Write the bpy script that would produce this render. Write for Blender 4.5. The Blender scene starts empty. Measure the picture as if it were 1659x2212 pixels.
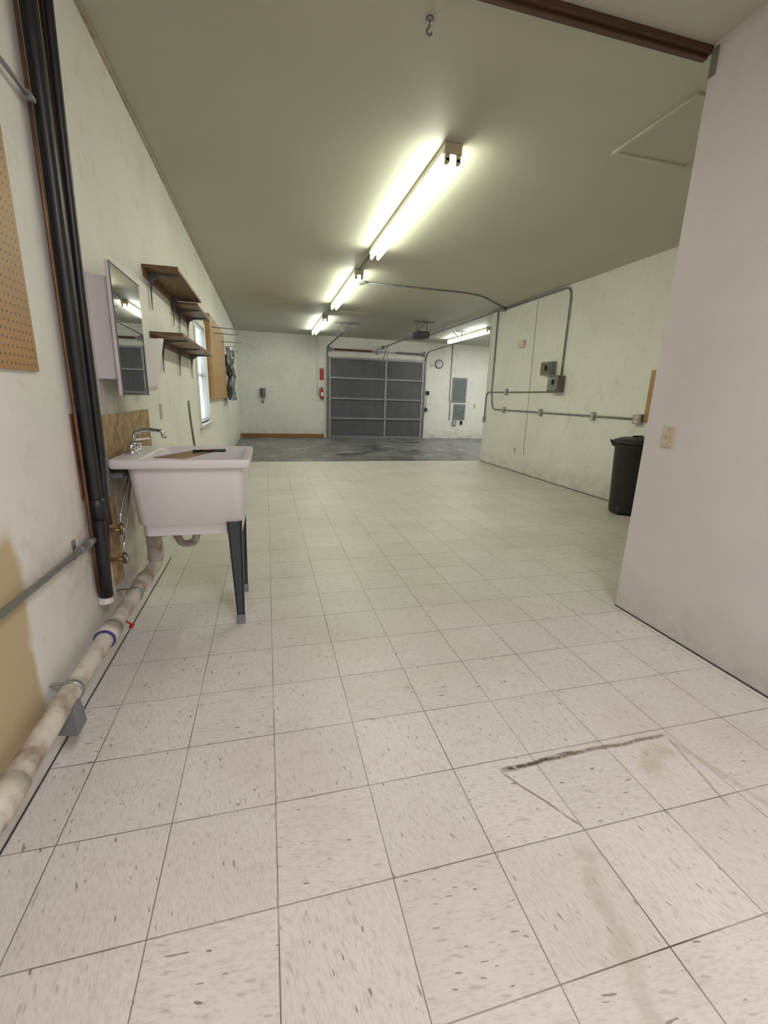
import bpy, bmesh, random
from math import *
from mathutils import Vector, Matrix
random.seed(7)
SC=bpy.context.scene
COL=SC.collection
H=2.963; XL=-.775; YF=13.914; XP=2.153; YP=2.16; XR=4.425; YC=8.676

# ---------------------------------------------------------------- materials
def newmat(name):
    m=bpy.data.materials.new(name); m.use_nodes=True
    nt=m.node_tree; b=nt.nodes['Principled BSDF']
    return m,nt,b
def mth(nt,op,a,b=None,c=None,clamp=False):
    n=nt.nodes.new('ShaderNodeMath'); n.operation=op; n.use_clamp=clamp
    for i,x in enumerate((a,b,c)):
        if x is None: continue
        if isinstance(x,(int,float)): n.inputs[i].default_value=x
        else: nt.links.new(x,n.inputs[i])
    return n.outputs[0]
def mixc(nt,f,a,b,mode='MIX'):
    n=nt.nodes.new('ShaderNodeMix'); n.data_type='RGBA'; n.blend_type=mode
    for s,x in ((n.inputs[0],f),(n.inputs[6],a),(n.inputs[7],b)):
        if isinstance(x,(int,float)): s.default_value=x
        elif isinstance(x,tuple): s.default_value=(*x[:3],1)
        else: nt.links.new(x,s)
    return n.outputs[2]
def noise(nt,vec,scale,detail=3,rough=.5):
    n=nt.nodes.new('ShaderNodeTexNoise'); n.inputs['Scale'].default_value=scale
    n.inputs['Detail'].default_value=detail; n.inputs['Roughness'].default_value=rough
    nt.links.new(vec,n.inputs['Vector']); return n.outputs['Fac']
def rng(nt,x,a,b,c=0.,d=1.):
    n=nt.nodes.new('ShaderNodeMapRange'); nt.links.new(x,n.inputs[0])
    for i,v in enumerate((a,b,c,d)): n.inputs[i+1].default_value=v
    return n.outputs[0]
def pos(nt): return nt.nodes.new('ShaderNodeNewGeometry').outputs['Position']
def scl(nt,v,s):
    n=nt.nodes.new('ShaderNodeVectorMath'); n.operation='MULTIPLY'; nt.links.new(v,n.inputs[0]); n.inputs[1].default_value=s; return n.outputs[0]
def bumpn(nt,b,h,strength,dist=.002):
    n=nt.nodes.new('ShaderNodeBump'); n.inputs['Strength'].default_value=strength; n.inputs['Distance'].default_value=dist
    nt.links.new(h,n.inputs['Height']); nt.links.new(n.outputs[0],b.inputs['Normal'])
MC={}
def M(name,col,rough=.5,metal=0.,col2=None,vs=6,lo=.4,hi=.7,stretch=(1,1,1),bump=0,bs=60):
    if name in MC: return MC[name]
    m,nt,b=newmat(name); P=pos(nt)
    if col2 is None: col2=tuple(c*.8 for c in col)
    f=rng(nt,noise(nt,scl(nt,P,stretch),vs,4,.6),lo,hi)
    nt.links.new(mixc(nt,f,col,col2),b.inputs['Base Color'])
    b.inputs['Roughness'].default_value=rough; b.inputs['Metallic'].default_value=metal
    if bump: bumpn(nt,b,noise(nt,P,bs,3),bump)
    MC[name]=m; return m
def emis(name,col,s):
    m,nt,b=newmat(name); b.inputs['Base Color'].default_value=(.9,.9,.9,1)
    b.inputs['Emission Color'].default_value=(*col,1); b.inputs['Emission Strength'].default_value=s
    return m

def wall_mat(name,tan=False,base=(.80,.79,.735),dirt=1.):
    m,nt,b=newmat(name); P=pos(nt)
    s=nt.nodes.new('ShaderNodeSeparateXYZ'); nt.links.new(P,s.inputs[0]); X,Y,Z=s.outputs
    n1=noise(nt,P,1.1,4,.6); n2=noise(nt,P,7,5,.7)
    c=mixc(nt,rng(nt,n1,.42,.72,0,.6),base,tuple(v*.84 for v in base))
    c=mixc(nt,rng(nt,n2,.56,.76,0,.45*dirt),c,(.48,.45,.38))
    n3=noise(nt,scl(nt,P,(3,3,14)),3.2,6,.75)
    c=mixc(nt,rng(nt,n3,.635,.72,0,.4*dirt),c,(.30,.28,.24))
    n4=noise(nt,scl(nt,P,(1,1,.6)),1.9,7,.8)
    c=mixc(nt,rng(nt,n4,.60,.70,0,.42*dirt),c,(.40,.37,.31))
    n5=noise(nt,scl(nt,P,(2,2,2)),11,3,.6)
    c=mixc(nt,rng(nt,n5,.74,.77,0,.6*dirt),c,(.16,.15,.13))
    g=mth(nt,'MULTIPLY',rng(nt,Z,0,.32,1,0),rng(nt,n2,.32,.65,0,.35+.35*dirt))
    c=mixc(nt,g,c,(.38,.35,.29))
    if tan:
        e=mth(nt,'ADD',Y,mth(nt,'MULTIPLY',noise(nt,P,5,3),.16))
        zz=mth(nt,'ADD',Z,mth(nt,'MULTIPLY',noise(nt,P,3,3),.1))
        mk=mth(nt,'MULTIPLY',rng(nt,e,1.60,1.64,1,0),rng(nt,zz,.84,.9,1,0))
        c=mixc(nt,mk,c,(.55,.44,.27))
        dy=mth(nt,'ABSOLUTE',mth(nt,'SUBTRACT',Y,2.7)); dz=mth(nt,'ABSOLUTE',mth(nt,'SUBTRACT',Z,.65))
        d=mth(nt,'ADD',mth(nt,'MULTIPLY',dy,.9),dz)
        k=mth(nt,'MULTIPLY',rng(nt,d,.2,1.1,1,0),rng(nt,n2,.33,.65,.15,1.))
        c=mixc(nt,k,c,(.37,.30,.21))
    nt.links.new(c,b.inputs['Base Color']); b.inputs['Roughness'].default_value=.6
    bumpn(nt,b,noise(nt,P,90,3),.25,.002)
    return m
def ceil_mat():
    m,nt,b=newmat('ceiling_paint'); P=pos(nt)
    c=mixc(nt,rng(nt,noise(nt,P,.8,3),.4,.7,0,.6),(.50,.49,.41),(.455,.445,.365))
    s=nt.nodes.new('ShaderNodeSeparateXYZ'); nt.links.new(P,s.inputs[0]); X,Y,Z=s.outputs
    dx=mth(nt,'ABSOLUTE',mth(nt,'SUBTRACT',X,.25)); dy=mth(nt,'ABSOLUTE',mth(nt,'SUBTRACT',Y,8.8))
    d=mth(nt,'ADD',dx,mth(nt,'MULTIPLY',dy,.4))
    k=mth(nt,'MULTIPLY',rng(nt,d,.1,.95,1,0),rng(nt,noise(nt,P,2.2,4),.35,.65,.1,.6))
    c=mixc(nt,k,c,(.46,.32,.19))
    nt.links.new(c,b.inputs['Base Color']); b.inputs['Roughness'].default_value=.55
    bumpn(nt,b,noise(nt,P,70,3),.2,.002); return m

def vinyl_mat():
    m,nt,b=newmat('vinyl_tile'); P=pos(nt); T=.3048
    s=nt.nodes.new('ShaderNodeSeparateXYZ'); nt.links.new(P,s.inputs[0]); X,Y,Z=s.outputs
    U=mth(nt,'DIVIDE',mth(nt,'ADD',X,.015+T*40),T); V=mth(nt,'DIVIDE',mth(nt,'ADD',Y,-.866+T*40),T)
    fu=mth(nt,'FRACT',U); fv=mth(nt,'FRACT',V); iu=mth(nt,'FLOOR',U); iv=mth(nt,'FLOOR',V)
    eu=mth(nt,'MINIMUM',fu,mth(nt,'SUBTRACT',1,fu)); ev=mth(nt,'MINIMUM',fv,mth(nt,'SUBTRACT',1,fv))
    e=mth(nt,'MINIMUM',eu,ev)
    wn=nt.nodes.new('ShaderNodeTexWhiteNoise'); wn.noise_dimensions='2D'
    cb=nt.nodes.new('ShaderNodeCombineXYZ'); nt.links.new(iu,cb.inputs[0]); nt.links.new(iv,cb.inputs[1]); nt.links.new(cb.outputs[0],wn.inputs['Vector'])
    tile=wn.outputs['Value']; off=mth(nt,'MULTIPLY',tile,37.)
    par=mth(nt,'GREATER_THAN',mth(nt,'FRACT',mth(nt,'MULTIPLY',tile,17.3)),.6)
    a=mth(nt,'ADD',mth(nt,'MULTIPLY',X,mth(nt,'SUBTRACT',150,mth(nt,'MULTIPLY',par,105.))),off)
    c_=mth(nt,'MULTIPLY',Y,mth(nt,'ADD',45,mth(nt,'MULTIPLY',par,105.)))
    a=mth(nt,'ADD',a,mth(nt,'MULTIPLY',Y,26.)); c_=mth(nt,'ADD',c_,mth(nt,'MULTIPLY',X,11.))
    cc=nt.nodes.new('ShaderNodeCombineXYZ'); nt.links.new(a,cc.inputs[0]); nt.links.new(c_,cc.inputs[1]); nt.links.new(off,cc.inputs[2])
    sv=cc.outputs[0]
    base=(.745,.715,.69)
    n1=noise(nt,sv,1.0,3,.65)
    col=mixc(nt,rng(nt,n1,.45,.68,0,.62),base,(.55,.52,.485))
    n2=noise(nt,sv,.62,1.5,.5)
    col=mixc(nt,rng(nt,n2,.64,.73,0,.5),col,(.37,.345,.31))
    n2b=noise(nt,scl(nt,sv,(1.2,1.2,3)),.6,0,.4)
    col=mixc(nt,rng(nt,n2b,.80,.815,0,.75),col,(.12,.11,.09))
    col=mixc(nt,rng(nt,tile,0,1,0,.2),col,(.50,.48,.44))
    n4=noise(nt,P,1.3,5,.65)
    col=mixc(nt,rng(nt,n4,.45,.72,0,.42),col,(.52,.47,.38))
    n5=noise(nt,scl(nt,P,(1,4,1)),4,5,.7)
    col=mixc(nt,rng(nt,n5,.58,.78,0,.45),col,(.45,.41,.34))
    n6=noise(nt,P,13,6,.75)
    col=mixc(nt,rng(nt,n6,.60,.72,0,.35),col,(.42,.38,.32))
    def seg(ax,ay,bx,by,w,st,colr,c,ns=14):
        L=hypot(bx-ax,by-ay); ux,uy=(bx-ax)/L,(by-ay)/L
        px=mth(nt,'SUBTRACT',X,ax); py=mth(nt,'SUBTRACT',Y,ay)
        t=mth(nt,'ADD',mth(nt,'MULTIPLY',px,ux),mth(nt,'MULTIPLY',py,uy))
        n=mth(nt,'ADD',mth(nt,'MULTIPLY',px,-uy),mth(nt,'MULTIPLY',py,ux))
        n=mth(nt,'ABSOLUTE',mth(nt,'ADD',n,mth(nt,'MULTIPLY',mth(nt,'SUBTRACT',noise(nt,P,9,2),.5),w*2)))
        k=mth(nt,'MULTIPLY',rng(nt,n,w*.3,w,1,0),mth(nt,'MULTIPLY',rng(nt,t,0,.03,0,1),rng(nt,t,L-.03,L,1,0)))
        k=mth(nt,'MULTIPLY',k,rng(nt,noise(nt,P,ns,4,.7),.30,.5,0,st))
        return mixc(nt,k,c,colr)
    col=seg(.75,1.125,1.10,1.14,.013,1,(.10,.085,.065),col,30)
    col=seg(1.02,1.14,1.50,1.14,.012,.9,(.22,.18,.13),col,22)
    col=seg(.75,1.13,.905,.87,.006,.8,(.18,.15,.10),col,22)
    col=seg(1.49,1.14,1.42,.80,.008,.6,(.30,.25,.17),col,18)
    col=seg(1.48,1.12,1.62,.60,.02,.4,(.42,.33,.22),col,10)
    col=seg(.86,.84,.70,.30,.035,.4,(.46,.39,.30),col,12)
    col=seg(1.25,1.0,1.45,1.1,.05,.45,(.48,.39,.27),col,12)
    lw=rng(nt,noise(nt,P,2.5,2),.3,.7,.45,1.0)
    ln=mth(nt,'MULTIPLY',rng(nt,e,.0035,.0070,1,0),lw)
    col=mixc(nt,ln,col,(.075,.065,.05))
    nt.links.new(col,b.inputs['Base Color'])
    nt.links.new(rng(nt,n4,.3,.7,.33,.5),b.inputs['Roughness'])
    b.inputs['Specular IOR Level'].default_value=.4
    bumpn(nt,b,mth(nt,'ADD',mth(nt,'MULTIPLY',noise(nt,P,25,2),.3),rng(nt,e,.0,.012,0,1)),.12,.001)
    return m
def conc_mat():
    m,nt,b=newmat('worn_concrete'); P=pos(nt)
    n1=noise(nt,P,1.3,6,.75); n2=noise(nt,scl(nt,P,(1,.6,1)),3,6,.75)
    c=mixc(nt,rng(nt,n1,.38,.62),(.055,.055,.06),(.24,.235,.23))
    c=mixc(nt,rng(nt,n2,.54,.66,0,.75),c,(.50,.50,.48))
    nt.links.new(c,b.inputs['Base Color']); nt.links.new(rng(nt,n1,.3,.7,.25,.5),b.inputs['Roughness']); return m
def peg_mat():
    m,nt,b=newmat('pegboard_hardboard'); P=pos(nt)
    s=nt.nodes.new('ShaderNodeSeparateXYZ'); nt.links.new(P,s.inputs[0]); X,Y,Z=s.outputs
    a=mth(nt,'SUBTRACT',mth(nt,'FRACT',mth(nt,'DIVIDE',Y,.0254)),.5); c=mth(nt,'SUBTRACT',mth(nt,'FRACT',mth(nt,'DIVIDE',Z,.0254)),.5)
    d=mth(nt,'SQRT',mth(nt,'ADD',mth(nt,'MULTIPLY',a,a),mth(nt,'MULTIPLY',c,c)))
    k=rng(nt,d,.13,.17,1,0)
    col=mixc(nt,rng(nt,noise(nt,P,4,4),.3,.7),(.42,.24,.085),(.34,.19,.065))
    col=mixc(nt,k,col,(.05,.025,.01)); nt.links.new(col,b.inputs['Base Color']); b.inputs['Roughness'].default_value=.45; return m

WALL=wall_mat('painted_drywall'); WALL_L=wall_mat('painted_drywall_stained',True); CEIL=ceil_mat(); VINYL=vinyl_mat(); CONC=conc_mat(); PEG=peg_mat()
WALL_P=wall_mat('painted_drywall_near',False,(.72,.695,.695),.25)
BROWN=M('brown_stained_wood',(.085,.037,.018),.4,0,(.05,.022,.012),8,stretch=(1,6,6))
SHELFW=M('shelf_wood',(.20,.105,.048),.45,0,(.12,.06,.028),6,stretch=(8,1,8))
PLY=M('plywood',(.45,.27,.11),.5,0,(.35,.20,.08),5,stretch=(1,1,4))
OSB=M('stained_chipboard',(.44,.31,.15),.7,0,(.22,.15,.08),16,lo=.35,hi=.65)
WHITE=M('white_enamel',(.78,.77,.73),.35,0,(.66,.63,.57),5)
CABW=M('cabinet_enamel',(.74,.71,.70),.35,0,(.68,.65,.63),5)
TUBW=M('white_polypropylene',(.80,.78,.785),.32,0,(.74,.715,.72),3)
CREAM=M('cream_plastic',(.62,.55,.38),.35)
CREAMW=M('cream_enamel',(.64,.60,.46),.35)
GREYM=M('grey_leg_plastic',(.050,.062,.072),.4)
GREYL=M('light_grey_plastic',(.24,.25,.27),.4)
BRACK=M('bracket_grey',(.15,.15,.15),.45,.3)
GALV=M('galvanised_steel',(.42,.43,.42),.38,.8,(.30,.31,.30),14)
GALVD=M('dull_conduit_grey',(.27,.28,.27),.45,.5,(.18,.19,.18),14)
CHROME=M('chrome',(.75,.76,.78),.08,1.,(.7,.7,.72),4)
BLACK=M('black_rubber',(.012,.012,.014),.38,0,(.02,.02,.022),8)
BLACKP=M('black_plastic',(.010,.010,.011),.4,0,(.016,.016,.017),8)
COPPER=M('aged_copper',(.20,.10,.06),.4,.7,(.10,.06,.04),12)
PVC=M('dirty_pvc',(.62,.58,.51),.45,0,(.26,.20,.14),9,lo=.44,hi=.68)
DOORG=M('grey_door_paint',(.105,.105,.118),.5,0,(.085,.085,.098),3)
DOORL=M('door_strut_galvanised',(.42,.43,.44),.45,.3,(.33,.34,.35),8)
RED=M('red_paint',(.45,.02,.015),.35)
REDBR=M('rusty_red_spring',(.17,.05,.03),.5,.2)
BLUE=M('blue_plastic',(.04,.06,.20),.4)
PANELG=M('grey_panel_enamel',(.22,.24,.25),.4,.1,(.18,.20,.21),4)
BOXBR=M('brown_grey_box',(.17,.15,.115),.45,.3,(.12,.10,.075),12)
PAPER=M('white_paper',(.82,.81,.78),.7,0,(.78,.77,.74),4)
CARD=M('cardboard',(.36,.25,.15),.8,0,(.25,.17,.10),10)
BLIND=M('blind_slat_white',(.88,.90,.92),.4)
FILM=M('grey_plastic_film',(.13,.135,.135),.2,0,(.36,.37,.37),9,lo=.45,hi=.6)
TAPE=M('grey_duct_tape',(.20,.21,.22),.45)
FOAM=M('white_sealant',(.72,.70,.67),.8)
MIRROR=M('mirror_silver',(.80,.83,.82),.015,1.,(.80,.83,.82),2)
TUBE=emis('fluorescent_tube_glow',(.96,1.,.80),30)
TUBEC=emis('fluorescent_tube_cool',(.97,1.,.93),32)
GLASS,_nt,_b=newmat('window_glass')
_t=_nt.nodes.new('ShaderNodeBsdfTransparent'); _g=_nt.nodes.new('ShaderNodeBsdfGlossy'); _g.inputs['Roughness'].default_value=.02; _x=_nt.nodes.new('ShaderNodeMixShader'); _x.inputs[0].default_value=.07
_nt.links.new(_t.outputs[0],_x.inputs[1]); _nt.links.new(_g.outputs[0],_x.inputs[2]); _nt.links.new(_x.outputs[0],_nt.nodes['Material Output'].inputs[0])
WTXT=M('white_lettering',(.8,.8,.8),.5)

# ---------------------------------------------------------------- mesh builder
class B:
    def __init__(s): s.v=[]; s.f=[]; s.sm=[]; s.mi=[]; s.m=0
    def add(s,vs,fs,smooth=False):
        o=len(s.v); s.v+=[Vector(v) for v in vs]
        for f in fs: s.f.append([i+o for i in f]); s.sm.append(smooth); s.mi.append(s.m)
        return s
    def box(s,lo,hi,bev=0):
        (a,b,c),(d,e,f)=lo,hi
        if bev<=0:
            return s.add([(a,b,c),(d,b,c),(d,e,c),(a,e,c),(a,b,f),(d,b,f),(d,e,f),(a,e,f)],
              [(0,3,2,1),(4,5,6,7),(0,1,5,4),(1,2,6,5),(2,3,7,6),(3,0,4,7)])
        bm=bmesh.new(); bmesh.ops.create_cube(bm,size=1)
        for v in bm.verts: v.co=Vector(((a+d)/2+v.co.x*(d-a),(b+e)/2+v.co.y*(e-b),(c+f)/2+v.co.z*(f-c)))
        bmesh.ops.bevel(bm,geom=bm.edges[:],offset=bev,segments=2,affect='EDGES',profile=.6)
        bm.verts.index_update()
        s.add([v.co.copy() for v in bm.verts],[[v.index for v in fc.verts] for fc in bm.faces]); bm.free(); return s
    def hexa(s,p):
        return s.add(p,[(0,3,2,1),(4,5,6,7),(0,1,5,4),(1,2,6,5),(2,3,7,6),(3,0,4,7)])
    def tube(s,pts,r,n=12,cap=True):
        pts=[Vector(p) for p in pts]; rs=r if isinstance(r,(list,tuple)) else [r]*len(pts)
        T=[]
        for i in range(len(pts)):
            a=pts[max(i-1,0)]; b=pts[min(i+1,len(pts)-1)]; T.append((b-a).normalized())
        up=Vector((0,0,1)) if abs(T[0].z)<.9 else Vector((1,0,0))
        u=T[0].cross(up).normalized(); vs=[]
        for i,p in enumerate(pts):
            if i: 
                q=T[i-1].rotation_difference(T[i]); u=q@u
            w=T[i].cross(u)
            for k in range(n):
                an=2*pi*k/n; vs.append(p+(u*cos(an)+w*sin(an))*rs[i])
        fs=[]
        for i in range(len(pts)-1):
            for k in range(n):
                k2=(k+1)%n; fs.append((i*n+k,i*n+k2,(i+1)*n+k2,(i+1)*n+k))
        s.add(vs,fs,True)
        if cap:
            o=len(vs)-n
            s.add(vs[:n],[list(range(n))[::-1]]); s.add(vs[o:],[list(range(n))])
        return s
    def lathe(s,prof,c,axis='z',n=32,smooth=True):
        c=Vector(c); vs=[]
        for r,h in prof:
            for k in range(n):
                a=2*pi*k/n; x,y=r*cos(a),r*sin(a)
                vs.append(c+(Vector((x,y,h)) if axis=='z' else Vector((x,h,y)) if axis=='y' else Vector((h,x,y))))
        fs=[]
        for i in range(len(prof)-1):
            for k in range(n):
                k2=(k+1)%n; fs.append((i*n+k,i*n+k2,(i+1)*n+k2,(i+1)*n+k))
        fs.append(list(range(n))[::-1]); fs.append([(len(prof)-1)*n+k for k in range(n)])
        return s.add(vs,fs,smooth)
    def loft(s,rings,smooth=True,capa=True,capb=True):
        n=len(rings[0]); vs=[p for r in rings for p in r]; fs=[]
        for i in range(len(rings)-1):
            for k in range(n):
                k2=(k+1)%n; fs.append((i*n+k,i*n+k2,(i+1)*n+k2,(i+1)*n+k))
        s.add(vs,fs,smooth)
        if capa: s.add(rings[0],[list(range(n))[::-1]])
        if capb: s.add(rings[-1],[list(range(n))])
        return s
def rrect(x0,x1,y0,y1,z,r,n=6):
    out=[]
    for cx,cy,a0 in ((x1-r,y1-r,0),(x0+r,y1-r,90),(x0+r,y0+r,180),(x1-r,y0+r,270)):
        for k in range(n+1):
            a=radians(a0+90*k/n); out.append(Vector((cx+r*cos(a),cy+r*sin(a),z)))
    return out
def fil(pts,r,n=7):
    pts=[Vector(p) for p in pts]; out=[pts[0]]
    for i in range(1,len(pts)-1):
        p=pts[i]; a=(pts[i-1]-p); b=(pts[i+1]-p); d=min(r,a.length*.49,b.length*.49)
        A=p+a.normalized()*d; C=p+b.normalized()*d
        for k in range(n+1):
            t=k/n; out.append(A*(1-t)**2+p*2*t*(1-t)+C*t*t)
    out.append(pts[-1]); return out
def build(name,b,mats,loc=(0,0,0),parent=None):
    me=bpy.data.meshes.new(name); L=Vector(loc)
    me.from_pydata([v-L for v in b.v],[],b.f)
    mats=mats if isinstance(mats,(list,tuple)) else [mats]
    for m in mats: me.materials.append(m)
    me.polygons.foreach_set('use_smooth',b.sm); me.polygons.foreach_set('material_index',b.mi); me.update()
    bm=bmesh.new(); bm.from_mesh(me); bmesh.ops.remove_doubles(bm,verts=bm.verts,dist=1e-5); bmesh.ops.recalc_face_normals(bm,faces=bm.faces); bm.to_mesh(me); bm.free()
    o=bpy.data.objects.new(name,me); COL.objects.link(o)
    if parent is not None: o.parent=parent
    else: o.location=L
    return o
def tag(o,label,cat,group=None):
    o['label']=label; o['category']=cat
    if group: o['group']=group
    return o
def thing(name,loc,label,cat,group=None):
    o=bpy.data.objects.new(name,None); o.empty_display_size=.1; o.location=loc; COL.objects.link(o); return tag(o,label,cat,group)
def part(name,b,mats,root,parent=None,label=None):
    o=build(name,b,mats,Vector(root.location),parent or root)
    if label: o['label']=label
    return o
def solo(name,b,mats,loc,label,cat,group=None): return tag(build(name,b,mats,loc),label,cat,group)
def struct(name,b,mats):
    o=build(name,b,mats); o['kind']='structure'; return o
def text(body,size,loc,rot,mat,root,name='lettering',ext=.0008,spacing=1,align='CENTER'):
    c=bpy.data.curves.new('t','FONT'); c.body=body; c.size=size; c.extrude=ext; c.align_x=align; c.align_y='CENTER'; c.space_line=spacing
    o=bpy.data.objects.new('t',c); COL.objects.link(o); bpy.context.view_layer.update()
    me=bpy.data.meshes.new_from_object(o); bpy.data.objects.remove(o)
    me.transform(Matrix.Translation(Vector(loc)-Vector(root.location))@rot.to_4x4()); me.materials.clear(); me.materials.append(mat)
    p=bpy.data.objects.new(name,me); COL.objects.link(p); p.parent=root; return p
R_FACE_NEG_Y=Matrix.Rotation(pi/2,3,'X')

# ---------------------------------------------------------------- room shell
b=B(); b.box((-.9,-2.12,-.12),(XR+.12,8.71,0)); b.m=1; b.box((-.9,8.71,-.12),(8.62,14.03,-.004)); b.box((XR+.12,8.55,-.12),(8.62,8.71,-.004))
struct('floor',b,[VINYL,CONC])
struct('ceiling',B().box((-.9,-2.12,H),(8.62,14.03,H+.1)),CEIL)
wy0,wy1,wz0,wz1=5.78,6.64,.88,2.06
ys=[-2,wy0,wy1,YF]; zs=[0,wz0,wz1,H]; vs=[];fs=[]
for x in(-.895,XL):
    for y in ys:
        for z in zs: vs.append((x,y,z))
ix=lambda s,i,j: s*16+i*4+j
for i in range(3):
    for j in range(3):
        if i==1 and j==1: continue
        for s in(0,1): fs.append((ix(s,i,j),ix(s,i+1,j),ix(s,i+1,j+1),ix(s,i,j+1)))
for i in range(3):
    for j in(0,3): fs.append((ix(0,i,j),ix(0,i+1,j),ix(1,i+1,j),ix(1,i,j)))
    for j in(0,3): fs.append((ix(0,j,i),ix(0,j,i+1),ix(1,j,i+1),ix(1,j,i)))
for q in(((1,1),(2,1)),((2,1),(2,2)),((2,2),(1,2)),((1,2),(1,1))):
    (a,c),(d,e)=q; fs.append((ix(0,a,c),ix(0,d,e),ix(1,d,e),ix(1,a,c)))
struct('wall_left',B().add(vs,fs),WALL_L)
struct('wall_far',B().box((-.895,YF,0),(8.62,14.03,H)),WALL)
struct('wall_near_right',B().box((XP,-2,0),(XP+.115,YP,H)),WALL_P)
struct('wall_partition_return',B().box((XP+.115,YP-.12,0),(XR+.12,YP,H)),WALL)
struct('wall_right',B().box((XR,YP,0),(XR+.12,YC,H)),WALL)
struct('wall_garage_return',B().box((XR+.12,YC-.12,0),(8.5,YC,H)),WALL)
struct('wall_garage_right',B().box((8.5,YC-.12,0),(8.62,YF,H)),WALL)
struct('wall_back',B().box((-.895,-2.12,0),(XP+.115,-2,H)),WALL_P)
struct('baseboard_far',B().box((XL,YF-.02,-.004),(1.69,YF,.105),.003),M('orange_brown_trim',(.30,.145,.055),.45,0,(.21,.095,.035),6,stretch=(1,4,8)))
struct('baseboard_left',B().box((XL,-1.9,0),(XL+.012,3.55,.095),.002),WHITE)
struct('baseboard_left_far',B().box((XL,3.55,0),(XL+.006,8.7,.07),.001),WHITE) 
DARKL=M('dark_joint',(.05,.045,.04),.8)
struct('trim_1',B().box((XP-.004,-1.9,0),(XP,YP,.007)).box((XR-.004,YP,0),(XR,YC,.010)).box((XL+.012,-1.9,0),(XL+.016,3.55,.004)),DARKL)
struct('trim_2',B().box((XL,-1.9,H-.022),(XL+.018,YF,H),.004),M('trim_tan',(.46,.41,.31),.5,0,(.30,.25,.18),9))
b=B(); b.box((XL,2.165,H-.03),(XP+.01,2.235,H),.004); b.box((XL,2.185,H-.045),(XP,2.215,H-.03),.003)
struct('trim_3',b,BROWN)
struct('dark_gap_strip',B().box((XP-.005,2.125,H-.14),(XP,YP,H-.02)),M('grey_patch',(.22,.20,.18),.6))  # darkness of the gap at the beam's end, put in as a flat grey strip
struct('trim_5',B().box((-.77,8.70,-.004),(XR,8.718,.004),.001),M('floor_edge_strip',(.5,.49,.42),.5))

# window
b=B(); g=.06
b.box((XL-.005,wy0-g,wz0-.02),(XL+.018,wy0,wz1+g),.003); b.box((XL-.005,wy1,wz0-.02),(XL+.018,wy1+g,wz1+g),.003)
b.box((XL-.005,wy0,wz1),(XL+.018,wy1,wz1+g),.003); b.box((XL-.06,wy0-g-.02,wz0-.035),(XL+.05,wy1+g+.02,wz0),.004)
b.box((XL-.005,wy0-g,wz0-.10),(XL+.014,wy1+g,wz0-.035),.003)
for (y,z,y2,z2) in ((wy0,wz0,wy0+.04,wz1),(wy1-.04,wz0,wy1,wz1),(wy0,wz0,wy1,wz0+.04),(wy0,wz1-.04,wy1,wz1),(wy0,1.45,wy1,1.49)):
    b.box((XL-.09,y,z),(XL-.055,y2,z2))
b.m=1; b.box((XL-.078,wy0+.03,wz0+.03),(XL-.074,wy1-.03,wz1-.03))
struct('window_1',b,[WHITE,GLASS])
root=thing('window_blind',(XL-.03,(wy0+wy1)/2,wz1),'white horizontal slat mini blind hanging inside the window','window blind')
b=B(); z=wz1-.05
while z>wz0+.03:
    b.hexa([(XL-.040,wy0+.01,z+.003),(XL-.016,wy0+.01,z-.002),(XL-.016,wy1-.01,z-.002),(XL-.040,wy1-.01,z+.003),
            (XL-.040,wy0+.01,z+.0042),(XL-.016,wy0+.01,z-.0008),(XL-.016,wy1-.01,z-.0008),(XL-.040,wy1-.01,z+.0042)]); z-=.024
part('slats',b,BLIND,root)
part('headrail',B().box((XL-.05,wy0+.005,wz1-.035),(XL-.012,wy1-.005,wz1),.003),BLIND,root)
part('bottom_rail',B().box((XL-.045,wy0+.01,wz0+.005),(XL-.02,wy1-.01,wz0+.02),.003),BLIND,root)
for y in(wy0+.15,wy1-.15): part('cord',B().tube([(XL-.028,y,wz1-.03),(XL-.028,y,wz0+.02)],.0012,6),BLIND,root)

# ---------------------------------------------------------------- fluorescent fixtures
def fixture(x,y0,y1,label,tm=None):
    root=thing('fluorescent_light',(x,(y0+y1)/2,H),label,'ceiling light','bare two-tube strip lights on the ceiling')
    b=B()
    b.loft([[Vector((x+a,y,H-c)) for a,c in ((-.062,.0),(-.062,.045),(-.03,.068),(.03,.068),(.062,.045),(.062,.0))] for y in (y0,y1)],False)
    part('housing',b,CREAMW,root)
    for s,y in ((-1,y0),(1,y1)):
        b=B()
        yy=(y-.012,y+.028) if s<0 else (y-.028,y+.012)
        b.box((x-.064,yy[0],H-.072),(x+.064,yy[1],H-.001),.003)
        for dx in(-.04,.04):
            b.box((x+dx-.017,yy[0],H-.118),(x+dx+.017,yy[0]+.028 if s<0 else yy[1],H-.06),.006)
            b.lathe([(.017,-.014),(.017,.014)],(x+dx,(yy[0]+.014) if s<0 else yy[1]-.014,H-.112),'y',16)
        part('lamp_holder',b,CREAM,root)
    for dx in(-.04,.04):
        part('tube',B().tube([(x+dx,y0+.016,H-.105),(x+dx,y1-.016,H-.105)],.018,12),tm or TUBE,root)
    return root
fixture(1.30,3.34,5.68,'long cream strip light with two bare glowing tubes and yellowed ends')
fixture(1.30,6.62,9.02,'strip light with two bare glowing tubes between longer lights')
fixture(1.31,10.45,12.8,'strip light with two glowing tubes near the garage door',TUBEC)
fixture(5.22,10.35,12.8,'strip light with glowing tubes beside the garage door track',TUBEC)

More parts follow.
